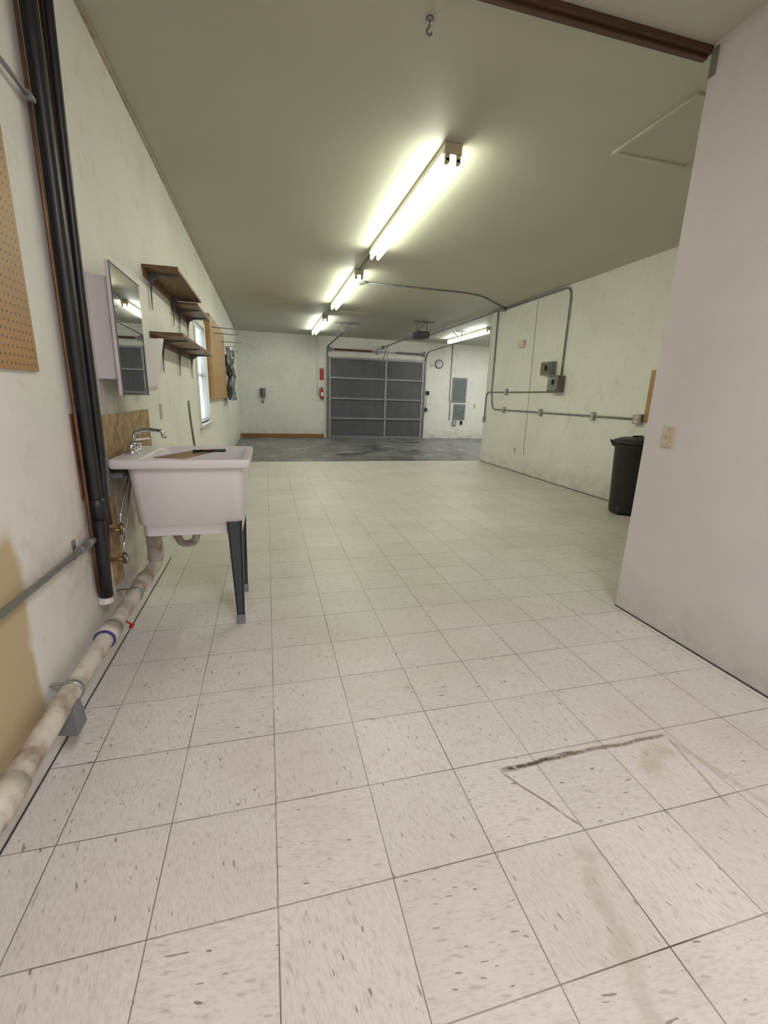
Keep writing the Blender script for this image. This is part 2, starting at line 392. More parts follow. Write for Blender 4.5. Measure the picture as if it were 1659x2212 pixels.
def conduit(path,r,label,mat=GALVD,name='conduit',cat='electrical conduit',bend=.08):
    p=fil(path,bend); L=p[0]
    return solo(name,B().tube(p,r,10),mat,L,label,cat)
conduit([(1.30,5.70,H-.014),(1.30,6.60,H-.014)],.011,'thin metal conduit on ceiling linking two strip lights')
conduit([(1.31,9.04,H-.014),(1.31,10.43,H-.014)],.011,'thin metal conduit on ceiling linking farther strip lights')
def jbox(c,half,label,mat=GALV,name='junction_box',normal='x-'):
    cx,cy,cz=c; hx,hy,hz=half
    b=B().box((cx-hx,cy-hy,cz-hz),(cx+hx,cy+hy,cz+hz),min(half)*.25)
    if normal=='z-': b.box((cx-hx*.92,cy-hy*.92,cz-hz-.002),(cx+hx*.92,cy+hy*.92,cz-hz+.001),.0008)
    return solo(name,b,mat,c,label,'electrical box')
jbox((1.46,7.25,H-.02),(.055,.055,.02),'metal ceiling junction box beside the middle strip light',normal='z-')
conduit([(1.52,7.25,H-.014),(3.45,7.30,H-.014),(4.34,8.10,H-.014)],.012,'metal conduit crossing the ceiling with one bend',bend=.35)
jbox((4.385,8.16,H-.03),(.04,.06,.03),'dark metal junction box in the ceiling corner',GALVD)
conduit([(4.39,8.23,H-.02),(4.39,12.9,H-.02)],.012,'metal conduit along ceiling toward garage door')
conduit([(4.405,8.09,H-.03),(4.405,6.20,H-.03),(4.405,6.20,1.68)],.013,'bent metal conduit running down wall to switch box',bend=.17)
conduit([(4.405,8.40,H-.01),(4.405,8.40,1.40),(4.405,8.30,1.10),(4.405,4.63,1.10)],.012,'long metal conduit down and along the white wall',bend=.1)
conduit([(4.407,6.39,1.43),(4.407,8.62,1.43),(4.407,8.62,.94)],.012,'metal conduit along wall bending down at the corner',bend=.14)
root=thing('switch_box',(XR,6.51,1.74),'grey metal disconnect switch box on the white wall','switch box')
part('body',B().box((XR-.10,6.37,1.69),(XR,6.65,1.89),.006),GALVD,root); part('cover',B().box((XR-.108,6.39,1.71),(XR-.099,6.63,1.87),.003),BOXBR,root)
part('handle',B().box((XR-.135,6.47,1.76),(XR-.106,6.50,1.83),.004),BLACKP,root)
root=thing('switch_box',(XR,6.24,1.53),'brownish metal disconnect switch box beside the conduit','switch box')
part('body',B().box((XR-.12,6.11,1.42),(XR,6.38,1.67),.006),BOXBR,root); part('cover',B().box((XR-.128,6.13,1.44),(XR-.119,6.36,1.65),.003),GALVD,root)
part('handle',B().box((XR-.155,6.21,1.53),(XR-.126,6.24,1.61),.004),BLACKP,root)
def outlet_x(y,z,label,s=-1,x=XR,mat=GALV,w=.035,h=.057,d=.04,face=CREAM):
    root=thing('outlet',(x,y,z),label,'electrical outlet')
    x1=x+s*d
    part('box',B().box((min(x,x1),y-w,z-h),(max(x,x1),y+w,z+h),.004 if d>.02 else .001),mat,root)
    for za,zb in((z+.006,z+h*.75),(z-h*.75,z-.006)):
        part('socket',B().box((min(x1,x1+s*.003),y-w*.55,za),(max(x1,x1+s*.003),y+w*.55,zb),.001),face,root)
    return root
for y,z in((7.84,1.10),(6.63,1.10),(5.37,1.10)): outlet_x(y,z,'metal surface outlet box on the wall conduit')
outlet_x(7.81,1.43,'small metal outlet box on upper conduit')
outlet_x(8.62,.88,'small metal outlet box at the wall corner')
outlet_x(4.56,1.10,'larger metal outlet box at conduit end beside board',w=.06,h=.06,d=.055)
outlet_x(7.33,.38,'flush cream wall outlet low on white wall',mat=CREAM,d=.006)
conduit([(XR-.004,7.09,2.91),(XR-.004,7.03,.34)],.0035,'thin cable running straight down the white wall',M('tan_cable',(.42,.40,.33),.6),'cable','cable')
solo('door_chime',B().box((XR-.045,7.34,2.19),(XR,7.52,2.31),.012).box((XR-.05,7.37,2.21),(XR-.044,7.49,2.29),.002),CREAM,(XR,7.43,2.25),'small cream door chime box high on white wall','door chime')
solo('wall_board',B().box((XR-.018,3.6,1.07),(XR,4.49,1.67),.003),PLY,(XR,4.05,1.37),'plain tan plywood board fixed to the white wall','wooden board')

root=thing('light_switch',(XP,2.00,1.10),'cream toggle light switch on the painted partition wall','light switch')
part('plate',B().box((XP-.006,1.963,1.043),(XP,2.037,1.157),.003),CREAM,root)
part('toggle',B().hexa([(XP-.006,1.994,1.09),(XP-.006,2.006,1.09),(XP-.018,2.006,1.108),(XP-.018,1.994,1.108),(XP-.006,1.994,1.112),(XP-.006,2.006,1.112),(XP-.018,2.006,1.116),(XP-.018,1.994,1.116)]),CREAM,root)
for z in(1.14,1.06): part('screw',B().lathe([(.003,-.001),(.003,.001)],(XP-.0065,2.0,z),'x',10),BOXBR,root)

# attic hatch
root=thing('attic_hatch',(2.72,2.78,H),'painted attic access hatch panel with thin moulding on ceiling','attic hatch')
b=B(); x0,x1,y0,y1=2.40,3.00,2.46,3.08
part('panel',B().box((x0,y0,H-.006),(x1,y1,H)),CEIL,root)
b.box((x0-.02,y0-.02,H-.018),(x1+.02,y0+.01,H),.004); b.box((x0-.02,y1-.01,H-.018),(x1+.02,y1+.02,H),.004); b.box((x0-.02,y0,H-.018),(x0+.01,y1,H),.004); b.box((x1-.01,y0,H-.018),(x1+.02,y1,H),.004)
part('moulding',b,M('hatch_trim',(.56,.54,.42),.5),root)
solo('ceiling_panel',B().box((1.52,9.75,H-.012),(2.15,9.98,H),.003),CREAMW,(1.83,9.86,H),'flat cream cover panel on ceiling beside strip light','ceiling panel')
b=B().lathe([(.018,-.010),(.018,0)],(.79,2.42,H),'z',20)
b.tube(fil([(.79,2.42,H-.008),(.79,2.42,H-.035),(.772,2.42,H-.052),(.79,2.42,H-.068),(.803,2.42,H-.055)],.015),.005,8)
solo('ceiling_hook',b,GALVD,(.79,2.42,H),'small metal hook screwed into the ceiling','hook')

# ---------------------------------------------------------------- trash can
cx,cy=4.16,4.27
root=thing('trash_can',(cx,cy,0),'black round wheeled plastic trash can with lid beside partition','trash can')
pr=[(.165,.02),(.185,.02),(.19,.05),(.225,.78),(.238,.79),(.24,.83),(.232,.835),(.222,.83),(.215,.78),(.175,.06)]
part('body',B().lathe(pr,(cx,cy,0),'z',40),BLACKP,root)
part('lid',B().lathe([(.245,.826),(.252,.826),(.252,.86),(.235,.875),(.16,.90),(.05,.91)],(cx,cy,0),'z',40).box((cx-.07,cy-.012,.905),(cx+.07,cy+.012,.925),.006),BLACKP,root)
for sx in(-1,1):
    q=Vector((cx,cy,0))+Vector((-.72,.69,0))*.235*sx
    n=Vector((-.72,.69,0))*sx; t=Vector((.69,.72,0))
    part('handle',B().tube(fil([q-t*.07+Vector((0,0,.80)),q-t*.07+n*.04+Vector((0,0,.86)),q+t*.07+n*.04+Vector((0,0,.86)),q+t*.07+Vector((0,0,.80))],.02),.009,8),BLACKP,root)
for dx,dy in((-.165,-.06),(.05,.19)):
    part('wheel',B().lathe([(.02,-.022),(.048,-.02),(.052,0),(.048,.02),(.02,.022)],(cx+dx,cy+dy,.052),'x',20),BLACK,root)

# ---------------------------------------------------------------- garage door
dx0,dx1,dz=1.84,4.86,2.40; n=4; sh=dz/n
root=B(); 
for i in range(n):
    z0=i*sh; root.box((dx0,YF-.045,z0+.004),(dx1,YF-.006,z0+sh-.004),.004)
    np_=8; pw=(dx1-dx0)/np_
    for k in range(np_):
        a=dx0+k*pw+.05; c=dx0+(k+1)*pw-.05
        root.box((a,YF-.050,z0+.10),(c,YF-.044,z0+.115)); root.box((a,YF-.050,z0+sh-.115),(c,YF-.044,z0+sh-.10))
        root.box((a,YF-.050,z0+.10),(a+.012,YF-.044,z0+sh-.10)); root.box((c-.012,YF-.050,z0+.10),(c,YF-.044,z0+sh-.10))
door=build('door_1',root,DOORG,(3.35,YF,0)); door['kind']='structure'
for i in range(n+1):
    z=min(max(i*sh,.03),dz-.025)
    part('strut',B().loft([[Vector((x,YF-p,z+q)) for p,q in((.045,-.026),(.085,-.026),(.085,-.014),(.06,-.008),(.06,.006),(.085,.012),(.085,.022),(.045,.022))] for x in(dx0-.01,dx1+.01)],False),DOORL,door)
for x in(dx0+.03,3.62,dx1-.03):
    part('stile',B().box((x-.025,YF-.062,.01),(x+.025,YF-.045,dz-.01),.002),DOORL,door)
for x in(dx0+.03,3.62,dx1-.03):
    for i in range(1,n):
        part('hinge',B().box((x-.03,YF-.09,i*sh-.05),(x+.03,YF-.062,i*sh+.05),.004),GALV,door)
b=B(); b.box((dx0-.14,YF-.02,0),(dx0-.005,YF,dz+.03),.003); b.box((dx1+.005,YF-.02,0),(dx1+.10,YF,dz+.03),.003); b.box((dx0-.14,YF-.02,dz+.03),(dx1+.10,YF,dz+.13),.003)
struct('trim_6',b,WHITE)
for x,s,lab in((dx0-.045,-1,'galvanised door track curving back beneath ceiling near extinguisher'),(dx1+.045,1,'dark galvanised door track curving back beneath ceiling near clock')):
    root=thing('door_track',(x,YF,0),lab,'garage door track')
    path=fil([(x,YF-.06,.02),(x,YF-.06,2.66),(x,11.2,2.72)],.30,10)
    b=B()
    for off in(-.022,.022): b.tube([Vector(p)+Vector((off,0,0)) for p in path],.006,6)
    b.loft([[Vector(p)+Vector((-.022,0,.0)),Vector(p)+Vector((.022,0,0)),Vector(p)+Vector((.022,.006,.006)),Vector(p)+Vector((-.022,.006,.006))] for p in path],False)
    part('rail',b,GALVD,root)
    b=B(); b.box((x-.16,11.2,H-.03),(x+.42 if s<0 else x+.2,11.23,H),.002); b.tube([(x,11.22,2.72),(x,11.22,H-.02)],.013,8); b.tube([(x,11.22,2.74),(x+.25*(1 if s<0 else -1),11.22,H-.02)],.012,8)
    part('hanger',b,GALVD,root)
    for z in(.5,1.2,1.9): part('bracket',B().box((x-.03,YF-.04,z),(x+.03,YF-.02,z+.09),.003),GALV,root)
root=thing('torsion_spring',(3.35,YF,2.6),'rusty red coiled spring on steel shaft above garage door','garage door spring')
part('shaft',B().tube([(dx0-.01,YF-.10,2.60),(dx1+.01,YF-.10,2.60)],.013,10),GALV,root)
for xa,xb,mt in((2.0,3.15,REDBR),(3.9,4.7,GALVD)):
    c=[]; N=int((xb-xa)/.016)
    for k in range(N*8+1): c.append((xa+(xb-xa)*k/(N*8),YF-.10+.022*cos(k*pi/4),2.60+.022*sin(k*pi/4)))
    part('coil',B().tube(c,.0085,5),mt,root)
part('center_bracket',B().box((3.30,YF-.13,2.53),(3.38,YF,2.68),.004),GALV,root)
for x in(dx0+.06,dx1-.06): part('cable_drum',B().lathe([(.03,-.03),(.055,-.03),(.045,-.01),(.045,.02),(.058,.03),(.02,.03)],(x,YF-.10,2.60),'x',24),GALV,root)
for x in(dx0,dx1): part('end_bracket',B().box((x-.012,YF-.13,2.53),(x+.012,YF,2.68),.002),GALV,root)
root=thing('garage_door_opener',(3.5,10.3,2.66),'black garage door opener motor hung from ceiling with rail','garage door opener')
part('motor_housing',B().box((3.36,10.12,2.60),(3.64,10.52,2.74),.02),BLACKP,root)
part('lamp_cover',B().box((3.39,10.10,2.615),(3.61,10.125,2.725),.01),M('smoked_lens',(.12,.12,.11),.2),root)
part('rail',B().box((3.485,10.5,2.715),(3.515,13.80,2.745),.003),GALVD,root)
b=B(); b.box((3.30,10.25,H-.02),(3.78,10.28,H),.002)
for x in(3.38,3.62): b.tube([(x,10.265,2.73),(x,10.265,H-.01)],.010,8)
b.tube([(3.38,10.265,2.75),(3.62,10.265,H-.01)],.008,8)
part('hanger',b,GALVD,root)
part('arm',B().tube([(3.5,13.3,2.71),(3.5,13.80,2.40)],.012,8).box((3.47,13.78,2.68),(3.53,YF,2.78),.003),GALVD,root)
part('release_cord',B().tube([(3.5,13.25,2.71),(3.5,13.25,2.25)],.004,6).lathe([(.012,-.03),(.012,.03)],(3.5,13.25,2.23),'z',10),RED,root)

# ---------------------------------------------------------------- far wall items
conduit([(1.51,YF-.012,2.95),(1.51,YF-.012,1.25)],.011,'slim white painted conduit down wall beside extinguisher',WHITE)
conduit([(5.80,YF-.014,2.95),(5.80,YF-.014,1.32),(5.84,YF-.014,1.10),(5.84,YF-.014,.60)],.014,'metal conduit running down to the electrical panels')
c=(1.635,YF-.075,1.16)
root=thing('fire_extinguisher',c,'small red fire extinguisher with black hose on wall bracket','fire extinguisher')
part('cylinder',B().lathe([(.045,0),(.055,.006),(.057,.03),(.057,.24),(.05,.265),(.025,.285),(.02,.30)],c,'z',24),RED,root)
part('valve',B().lathe([(.018,.30),(.018,.325)],c,'z',14).box((c[0]-.012,c[1]-.06,c[2]+.322),(c[0]+.012,c[1]+.03,c[2]+.335),.003).box((c[0]-.010,c[1]-.065,c[2]+.345),(c[0]+.010,c[1]+.02,c[2]+.357),.003),BLACKP,root)
part('hose',B().tube(fil([(c[0]-.015,c[1],c[2]+.315),(c[0]-.08,c[1],c[2]+.31),(c[0]-.075,c[1],c[2]+.06)],.04),.008,8),BLACKP,root)
part('label_sticker',B().box((c[0]-.035,c[1]-.0595,c[2]+.08),(c[0]+.035,c[1]-.05,c[2]+.20),.002),WTXT,root)
part('bracket',B().box((c[0]-.02,c[1]+.05,c[2]+.02),(c[0]+.02,YF,c[2]+.30),.002),GALV,root)
root=thing('fire_extinguisher_sign',(1.64,YF,1.90),'narrow red sign with white vertical lettering above extinguisher','sign')
part('plate',B().box((1.575,YF-.004,1.71),(1.705,YF,2.06),.001),RED,root)
text("FIRE",.052,(1.64,YF-.0055,2.025),R_FACE_NEG_Y,WTXT,root)
text("E\nX\nT\nI\nN\nG\nU\nI\nS\nH\nE\nR",.027,(1.64,YF-.0055,1.855),R_FACE_NEG_Y,WTXT,root,spacing=.78)
root=thing('wall_phone',(-.09,YF,1.28),'grey corded wall telephone on the white far wall','telephone')
part('base',B().box((-.17,YF-.05,1.16),(-.01,YF,1.42),.012),GALVD,root)
part('handset',B().box((-.155,YF-.095,1.17),(-.105,YF-.055,1.41),.012).box((-.158,YF-.075,1.17),(-.102,YF-.045,1.22),.008).box((-.158,YF-.075,1.36),(-.102,YF-.045,1.41),.008),GREYM,root)
part('keypad',B().box((-.085,YF-.056,1.20),(-.025,YF-.048,1.30),.002),GREYL,root)
pts=[(-.13+.07*sin(k*.5)*.5+.05*(k/60),YF-.06+.008*cos(k*1.5),1.16-.16*sin(pi*k/60)) for k in range(61)]
part('cord',B().tube(pts,.006,6),BLACKP,root)
root=thing('wall_clock',(5.37,YF,2.34),'round white wall clock with black rim','clock')
part('case',B().lathe([(.135,0),(.135,-.03),(.125,-.036),(.118,-.03),(.118,-.02)],(5.37,YF,2.34),'y',36),BLACKP,root)
part('face',B().lathe([(.118,-.021),(.118,-.024)],(5.37,YF,2.34),'y',36),PAPER,root)
for k in range(12):
    a=k*pi/6; m=Matrix.Rotation(a,3,'Y'); q=[Vector(v) for v in((-.004,0,.09),(.004,0,.09),(.004,0,.108),(-.004,0,.108))]
    vs=[Vector((5.37,YF-.0262,2.34))+m@v for v in q]+[Vector((5.37,YF-.024,2.34))+m@v for v in q]
    part('hour_mark',B().hexa(vs),BLACKP,root)
for a,l in((.12,.065),(.05*pi,.095)):
    part('clock_hand',B().tube([(5.37,YF-.028,2.34),(5.37+sin(a)*l,YF-.028,2.34+cos(a)*l)],.004,6),BLACKP,root)
def epanel(x0,x1,z0,z1,label):
    root=thing('electrical_panel',((x0+x1)/2,YF,z0),label,'electrical panel')
    part('cabinet',B().box((x0,YF-.03,z0),(x1,YF,z1),.004),PANELG,root)
    part('cover',B().box((x0+.05,YF-.038,z0+.06),(x1-.05,YF-.029,z1-.06),.003),M('panel_cover_grey',(.17,.19,.20),.4,.1),root)
    part('latch',B().box((x1-.09,YF-.044,(z0+z1)/2-.03),(x1-.07,YF-.037,(z0+z1)/2+.03),.002),BLACKP,root)
epanel(5.88,6.38,1.18,1.95,'tall grey metal breaker panel on the far wall')
epanel(5.96,6.38,.62,1.12,'smaller grey metal panel beneath the breaker panel')
def outlet_y(x,z,label,mat=GALVD,w=.04,h=.06,d=.04,face=CREAM,name='outlet'):
    root=thing(name,(x,YF,z),label,'electrical outlet')
    part('box',B().box((x-w,YF-d,z-h),(x+w,YF,z+h),.002),mat,root)
    for za,zb in((z+.006,z+h*.75),(z-h*.75,z-.006)):
        part('socket',B().box((x-w*.55,YF-d-.003,za),(x+w*.55,YF-d,zb),.001),face,root)
outlet_y(6.02,.50,'grey metal outlet box below the panels',w=.07,h=.08)
outlet_y(6.27,.52,'black outlet box below the small panel',BLACKP,face=BLACK)
outlet_y(6.72,1.06,'cream wall outlet at the edge of far wall',CREAM,d=.008)
outlet_y(5.13,2.30,'cream wall plate beside door track',CREAM,d=.01)
root=thing('door_opener_switch',(5.03,YF,1.45),'black wall control with cord looping down beside door','door control')
part('button_box',B().box((4.97,YF-.03,1.38),(5.09,YF,1.50),.008),BLACKP,root)
part('cord',B().tube(fil([(5.01,YF-.01,1.38),(5.0,YF-.01,1.1),(4.99,YF-.012,.98)],.05),.006,6),BLACKP,root)
part('plug',B().lathe([(.02,-.07),(.055,-.05),(.055,.03),(.02,.05)],(4.99,YF-.06,.93),'z',14),GREYM,root)

# ---------------------------------------------------------------- left wall: near pegboard, pipes
solo('pegboard',B().box((XL,-.6,1.315),(XL+.012,1.865,2.52),.001),PEG,(XL,.6,1.9),'tan perforated hardboard pegboard screwed to the wall','pegboard')
def wtube(name,path,r,mat,label,cat,bend=.1,n=14): return solo(name,B().tube(fil(path,bend),r,n),mat,path[0],label,cat)
wtube('insulated_hose',[(-.736,2.13,H),(-.736,2.135,2.2),(-.736,2.125,1.4),(-.738,2.14,.75),(-.742,2.12,.34)],.027,BLACK,'thick black insulated line hose running down the wall','hose',.2)
wtube('insulated_hose',[(-.69,2.20,H),(-.698,2.185,2.3),(-.708,2.182,1.5),(-.712,2.185,.9),(-.742,2.175,.50),(-.752,2.165,.36)],.017,BLACK,'thinner black insulated hose beside the thick one','hose',.2)
wtube('copper_pipe',[(-.755,2.08,H),(-.755,2.085,1.6),(-.755,2.09,.9),(-.758,2.085,.38)],.007,COPPER,'thin aged copper line beside the black hose','copper pipe',.2)
wtube('copper_pipe',[(-.74,2.265,H),(-.74,2.26,1.2),(-.74,2.28,.64)],.009,COPPER,'aged copper water pipe ending at the sink valves','copper pipe',.2)
wtube('copper_pipe',[(-.752,2.225,H),(-.755,2.235,1.2),(-.755,2.225,.30)],.007,COPPER,'dark narrow copper pipe reaching down near the drain','copper pipe',.2)
wtube('conduit',[(-.758,2.36,H),(-.758,2.35,.95)],.014,GALVD,'thick grey conduit running down wall beside hoses','electrical conduit')
jbox((-.755,2.33,.86),(.02,.022,.09),'grey conduit connector box above the shutoff valve',GALVD)
solo('pipe_tape',B().tube([(-.738,2.139,.80),(-.738,2.14,.76),(-.738,2.139,.70)],.034,14),BLACK,(-.738,2.13,.76),'black tape wrapped around the pipe bundle','tape')
b=B(); b.lathe([(.012,0),(.034,.008),(.030,.028),(.02,.036)],(-.748,2.12,.305),'z',9,False)
solo('sealant_lump',b,FOAM,(-.748,2.12,.305),'white foam sealant where hoses enter the wall','sealant')
root=thing('pipe_standoff',(XL,2.0,2.22),'short grey rod and clamp holding the pipes','pipe clamp')
part('rod',B().tube([(XL+.02,1.90,2.235),(-.748,2.06,2.22)],.007,8),GALVD,root)
part('rod',B().tube([(XL+.022,1.2,2.26),(XL+.02,1.90,2.235)],.007,8),GALVD,root)
part('collar',B().tube([(-.748,2.05,2.222),(-.748,2.085,2.22)],.014,10),GALVD,root)
solo('wood_block',B().box((XL,2.085,.80),(XL+.006,2.20,1.16),.001),M('stained_block',(.24,.12,.06),.6,0,(.10,.05,.03),9),(XL,2.18,1.0),'water stained brown wood block behind the pipes','wooden block')
root=thing('conduit',(XL+.03,1.0,.645),'galvanised conduit running along wall above the drain','electrical conduit')
part('pipe',B().tube([(XL+.022,-1.2,.665),(XL+.022,2.07,.625)],.012,12),GALV,root)
part('strap',B().box((XL,1.93,.59),(XL+.004,1.96,.67)).tube([(XL+.022,1.93,.627),(XL+.022,1.96,.627)],.0165,12),GALV,root)
part('coupling',B().tube([(XL+.022,2.02,.6255),(XL+.022,2.08,.625)],.017,12),GALV,root)

# drain pipe
root=thing('drain_pipe',(-.71,1.6,.2),'dirty white plastic drain pipe along wall above baseboard','drain pipe')
p=fil([(-.66,2.70,.48),(-.66,2.72,.27),(-.69,2.55,.245),(-.712,1.7,.215),(-.712,-1.2,.14)],.06)
part('pipe',B().tube(p,.036,20),PVC,root)
def at(y):
    t=(1.7-y)/2.9; return (-.712,y,.215-.075*t) if y<1.7 else (-.712+.022*(y-1.7)/.85,y,.215+.03*(y-1.7)/.85)
for y,l,mt,rr in((1.98,.05,PVC,.043),(1.93,.005,BLUE,.0436),(2.5,.05,PVC,.043),(1.15,.06,PVC,.043)):
    part('coupling',B().tube([at(y-l),at(y+l)],rr,20),mt,root)
def strap(y):
    b=B(); c=Vector(at(y)); P=[(cos(2*pi*k/20),sin(2*pi*k/20)) for k in range(20)]
    b.loft([[c+Vector((x*r,dy,z*r)) for x,z in P] for r,dy in((.036,-.009),(.041,-.009),(.041,.009),(.036,.009))],True,False,False)
    b.box((XL,y-.009,c.z+.03),(c.x,y+.009,c.z+.034)); part('strap',b,GALV,root)
strap(2.35); strap(1.60)
b=B(); q=Vector(at(1.53)); b.hexa([q+Vector(v) for v in((-.03,-.04,-.09),(.050,-.05,-.10),(.055,.02,-.09),(-.03,.03,-.09),(-.02,-.03,-.02),(.040,-.03,.0),(.045,.02,.0),(-.02,.03,-.02))])
part('tape_wrap',b,TAPE,root)
q=Vector(at(2.1)); part('valve_handle',B().tube([q+Vector((.03,0,-.01)),q+Vector((.055,0,-.033))],.005,8).box((q.x+.045,q.y-.018,q.z-.045),(q.x+.062,q.y+.018,q.z-.033),.003),RED,root)
part('elbow',B().tube(fil([(-.66,2.69,.50),(-.66,2.70,.38),(-.665,2.71,.30)],.05),.043,18),PVC,root)

# ---------------------------------------------------------------- laundry sink
root=thing('laundry_sink',(-.42,2.62,0),'white plastic laundry tub sink on dark grey legs against wall','sink')
rg=[rrect(-.635,-.15,2.41,2.86,.530,.03),rrect(-.637,-.147,2.405,2.865,.585,.03),rrect(-.655,-.137,2.385,2.885,.60,.05),rrect(-.675,-.125,2.365,2.905,.885,.05),
    rrect(-.70,-.105,2.345,2.93,.893,.04),rrect(-.735,-.098,2.33,2.945,.895,.025),rrect(-.74,-.093,2.325,2.95,.905,.025),rrect(-.74,-.093,2.325,2.95,.93,.025),rrect(-.735,-.098,2.33,2.945,.938,.022),
    rrect(-.615,-.125,2.358,2.917,.936,.04),rrect(-.605,-.135,2.368,2.907,.92,.045),rrect(-.57,-.18,2.42,2.86,.63,.06),rrect(-.52,-.22,2.47,2.80,.61,.06)]
bs=part('basin',B().loft(rg),TUBW,root)
bs.modifiers.new('edges','EDGE_SPLIT').split_angle=radians(50)
part('rim_bracket',B().box((XL,2.40,.84),(-.70,2.92,.865),.003),GREYL,root)
for y in(2.40,2.83):
    b=B()
    xi,xo=-.225,-.150
    b.hexa([(-.20,y-.018,.05),(-.160,y-.018,.05),(-.160,y-.010,.05),(-.20,y-.010,.05),(xi,y-.020,.60),(xo,y-.020,.60),(xo,y-.008,.60),(xi,y-.008,.60)])
    b.hexa([(-.168,y-.018,.05),(-.160,y-.018,.05),(-.160,y+.022,.05),(-.168,y+.022,.05),(xo-.012,y-.020,.60),(xo,y-.020,.60),(xo,y+.055,.60),(xo-.012,y+.055,.60)])
    b.hexa([(-.20,y-.018,.05),(-.192,y-.018,.05),(-.192,y+.015,.05),(-.20,y+.015,.05),(xi,y-.020,.60),(xi+.01,y-.020,.60),(xi+.01,y+.03,.60),(xi,y+.03,.60)])
    l=part('leg',b,GREYM,root)
    part('foot',B().loft([rrect(-.203,-.157,y-.022,y+.026,z,.008,3) for z in(0,.055)],False),GREYL,root,l)
f=bpy.data.objects.new('faucet',None); COL.objects.link(f); f.parent=root; f['label']='chrome two-handle faucet'
def fp(name,b): return build(name,b,CHROME,root.location,f)
fy=2.60
fp('base_plate',B().loft([rrect(-.715,-.655,fy-.085,fy+.085,z,.028) for z in(.935,.955)]+[rrect(-.71,-.66,fy-.08,fy+.08,.962,.024)]))
fp('spout',B().tube(fil([(-.685,fy,.96),(-.685,fy,1.045),(-.63,fy,1.065),(-.54,fy-.01,1.055),(-.535,fy-.01,1.03)],.04),.011,12).lathe([(.022,.96),(.018,1.0),(.013,1.01)],(-.685,fy,0),'z',18).lathe([(.013,1.018),(.013,1.04)],(-.535,fy-.01,0),'z',14))
for s in(-1,1):
    y=fy+s*.055
    fp('handle',B().lathe([(.02,.96),(.022,.985),(.015,1.0)],(-.685,y,0),'z',16).hexa([(-.69,y-.008,.998),(-.68,y+.008,.998),(-.62,y+s*.03+.008,1.006),(-.62,y+s*.03-.012,1.006),(-.69,y-.008,1.008),(-.68,y+.008,1.008),(-.62,y+s*.03+.008,1.014),(-.62,y+s*.03-.012,1.014)]))
part('drain_trap',B().tube(fil([(-.42,2.63,.60),(-.42,2.63,.42),(-.50,2.64,.40),(-.54,2.66,.48),(-.61,2.69,.46)],.05),.021,14).lathe([(.03,.49),(.03,.52)],(-.42,2.63,0),'z',16),PVC,root)
for z in(.63,.48):
    part('supply_line',B().tube(fil([(-.705,2.31,z),(-.705,2.31,z+.04),(-.70,2.36,z+.10),(-.69,2.55,.90)],.04),.005,8),CHROME,root)
for y,z in((2.31,.60),(2.31,.45)):
    r2=thing('shutoff_valve',(XL,y,z),'small brass shutoff valve on the copper pipe','valve')
    part('body',B().tube([(XL,y,z),(-.70,y,z)],.010,10).tube([(-.705,y,z-.02),(-.705,y,z+.028)],.012,10),M('brass_dull',(.30,.21,.10),.4,.7),r2)
    part('handle',B().lathe([(.01,0),(.022,.004),(.022,.012),(.01,.016)],(-.70,y,z),'x',16),GALV,r2)
b=B().hexa([(-.55,2.39,.940),(-.40,2.345,.941),(-.24,2.60,.955),(-.40,2.64,.945),(-.55,2.39,.944),(-.40,2.345,.945),(-.24,2.60,.959),(-.40,2.64,.949)])
solo('cardboard_piece',b,CARD,(-.38,2.5,.945),'torn brown cardboard piece lying across the sink','cardboard')
b=B().tube([(-.38,2.50,.962),(-.22,2.46,.966)],.006,8).tube([(-.38,2.48,.962),(-.22,2.51,.966)],.006,8).lathe([(.008,-.004),(.008,.004)],(-.34,2.49,.966),'z',10)
solo('pliers',b,BLACKP,(-.3,2.5,.963),'black handled pliers resting on cardboard in sink','pliers')
solo('backsplash_board',B().box((XL,2.40,.88),(XL+.014,3.30,1.14),.002),OSB,(XL,2.85,1.0),'stained tan chipboard backsplash behind the sink','wooden board')
solo('plumbing_board',B().box((XL,2.34,.30),(XL+.012,2.46,.83),.002),OSB,(XL,2.40,.55),'narrow stained board behind the sink plumbing','wooden board')

# ---------------------------------------------------------------- medicine cabinet
root=thing('medicine_cabinet',(XL,2.68,1.3),'white medicine cabinet with frameless mirror door on wall','medicine cabinet')
part('body',B().box((XL,2.47,1.31),(-.685,2.92,1.765),.004),CABW,root)
md=part('mirror_door',B().box((-.684,2.445,1.235),(-.668,2.95,1.825),.002),CABW,root)
part('mirror_glass',B().box((-.6675,2.452,1.242),(-.6655,2.943,1.818),.0006),MIRROR,root,md)
for lo,hi in(((-.668,2.445,1.235),(-.663,2.95,1.241)),((-.668,2.445,1.819),(-.663,2.95,1.825)),((-.668,2.445,1.235),(-.663,2.449,1.825))):
    part('edge_strip',B().box(lo,hi,.001),BRACK,root,md)
b=B(); N=14; vs=[];fs=[]
for j in range(9):
    for i in range(N+1):
        t=i/N; a=t*2.4; k=.75+.35*j/8
        vs.append((XL+.002+.145*sin(a)*k,3.06+.22*t*k,1.25+.31*j/8+.03*t))
for j in range(8):
    for i in range(N): k=j*(N+1)+i; fs.append((k,k+1,k+N+2,k+N+1))
b.add(vs,fs,True); o=solo('paper_sheet',b,PAPER,(-.7,3.1,1.4),'curled white paper sheet hanging beside the mirror','paper')
o.modifiers.new('s','SOLIDIFY').thickness=.002

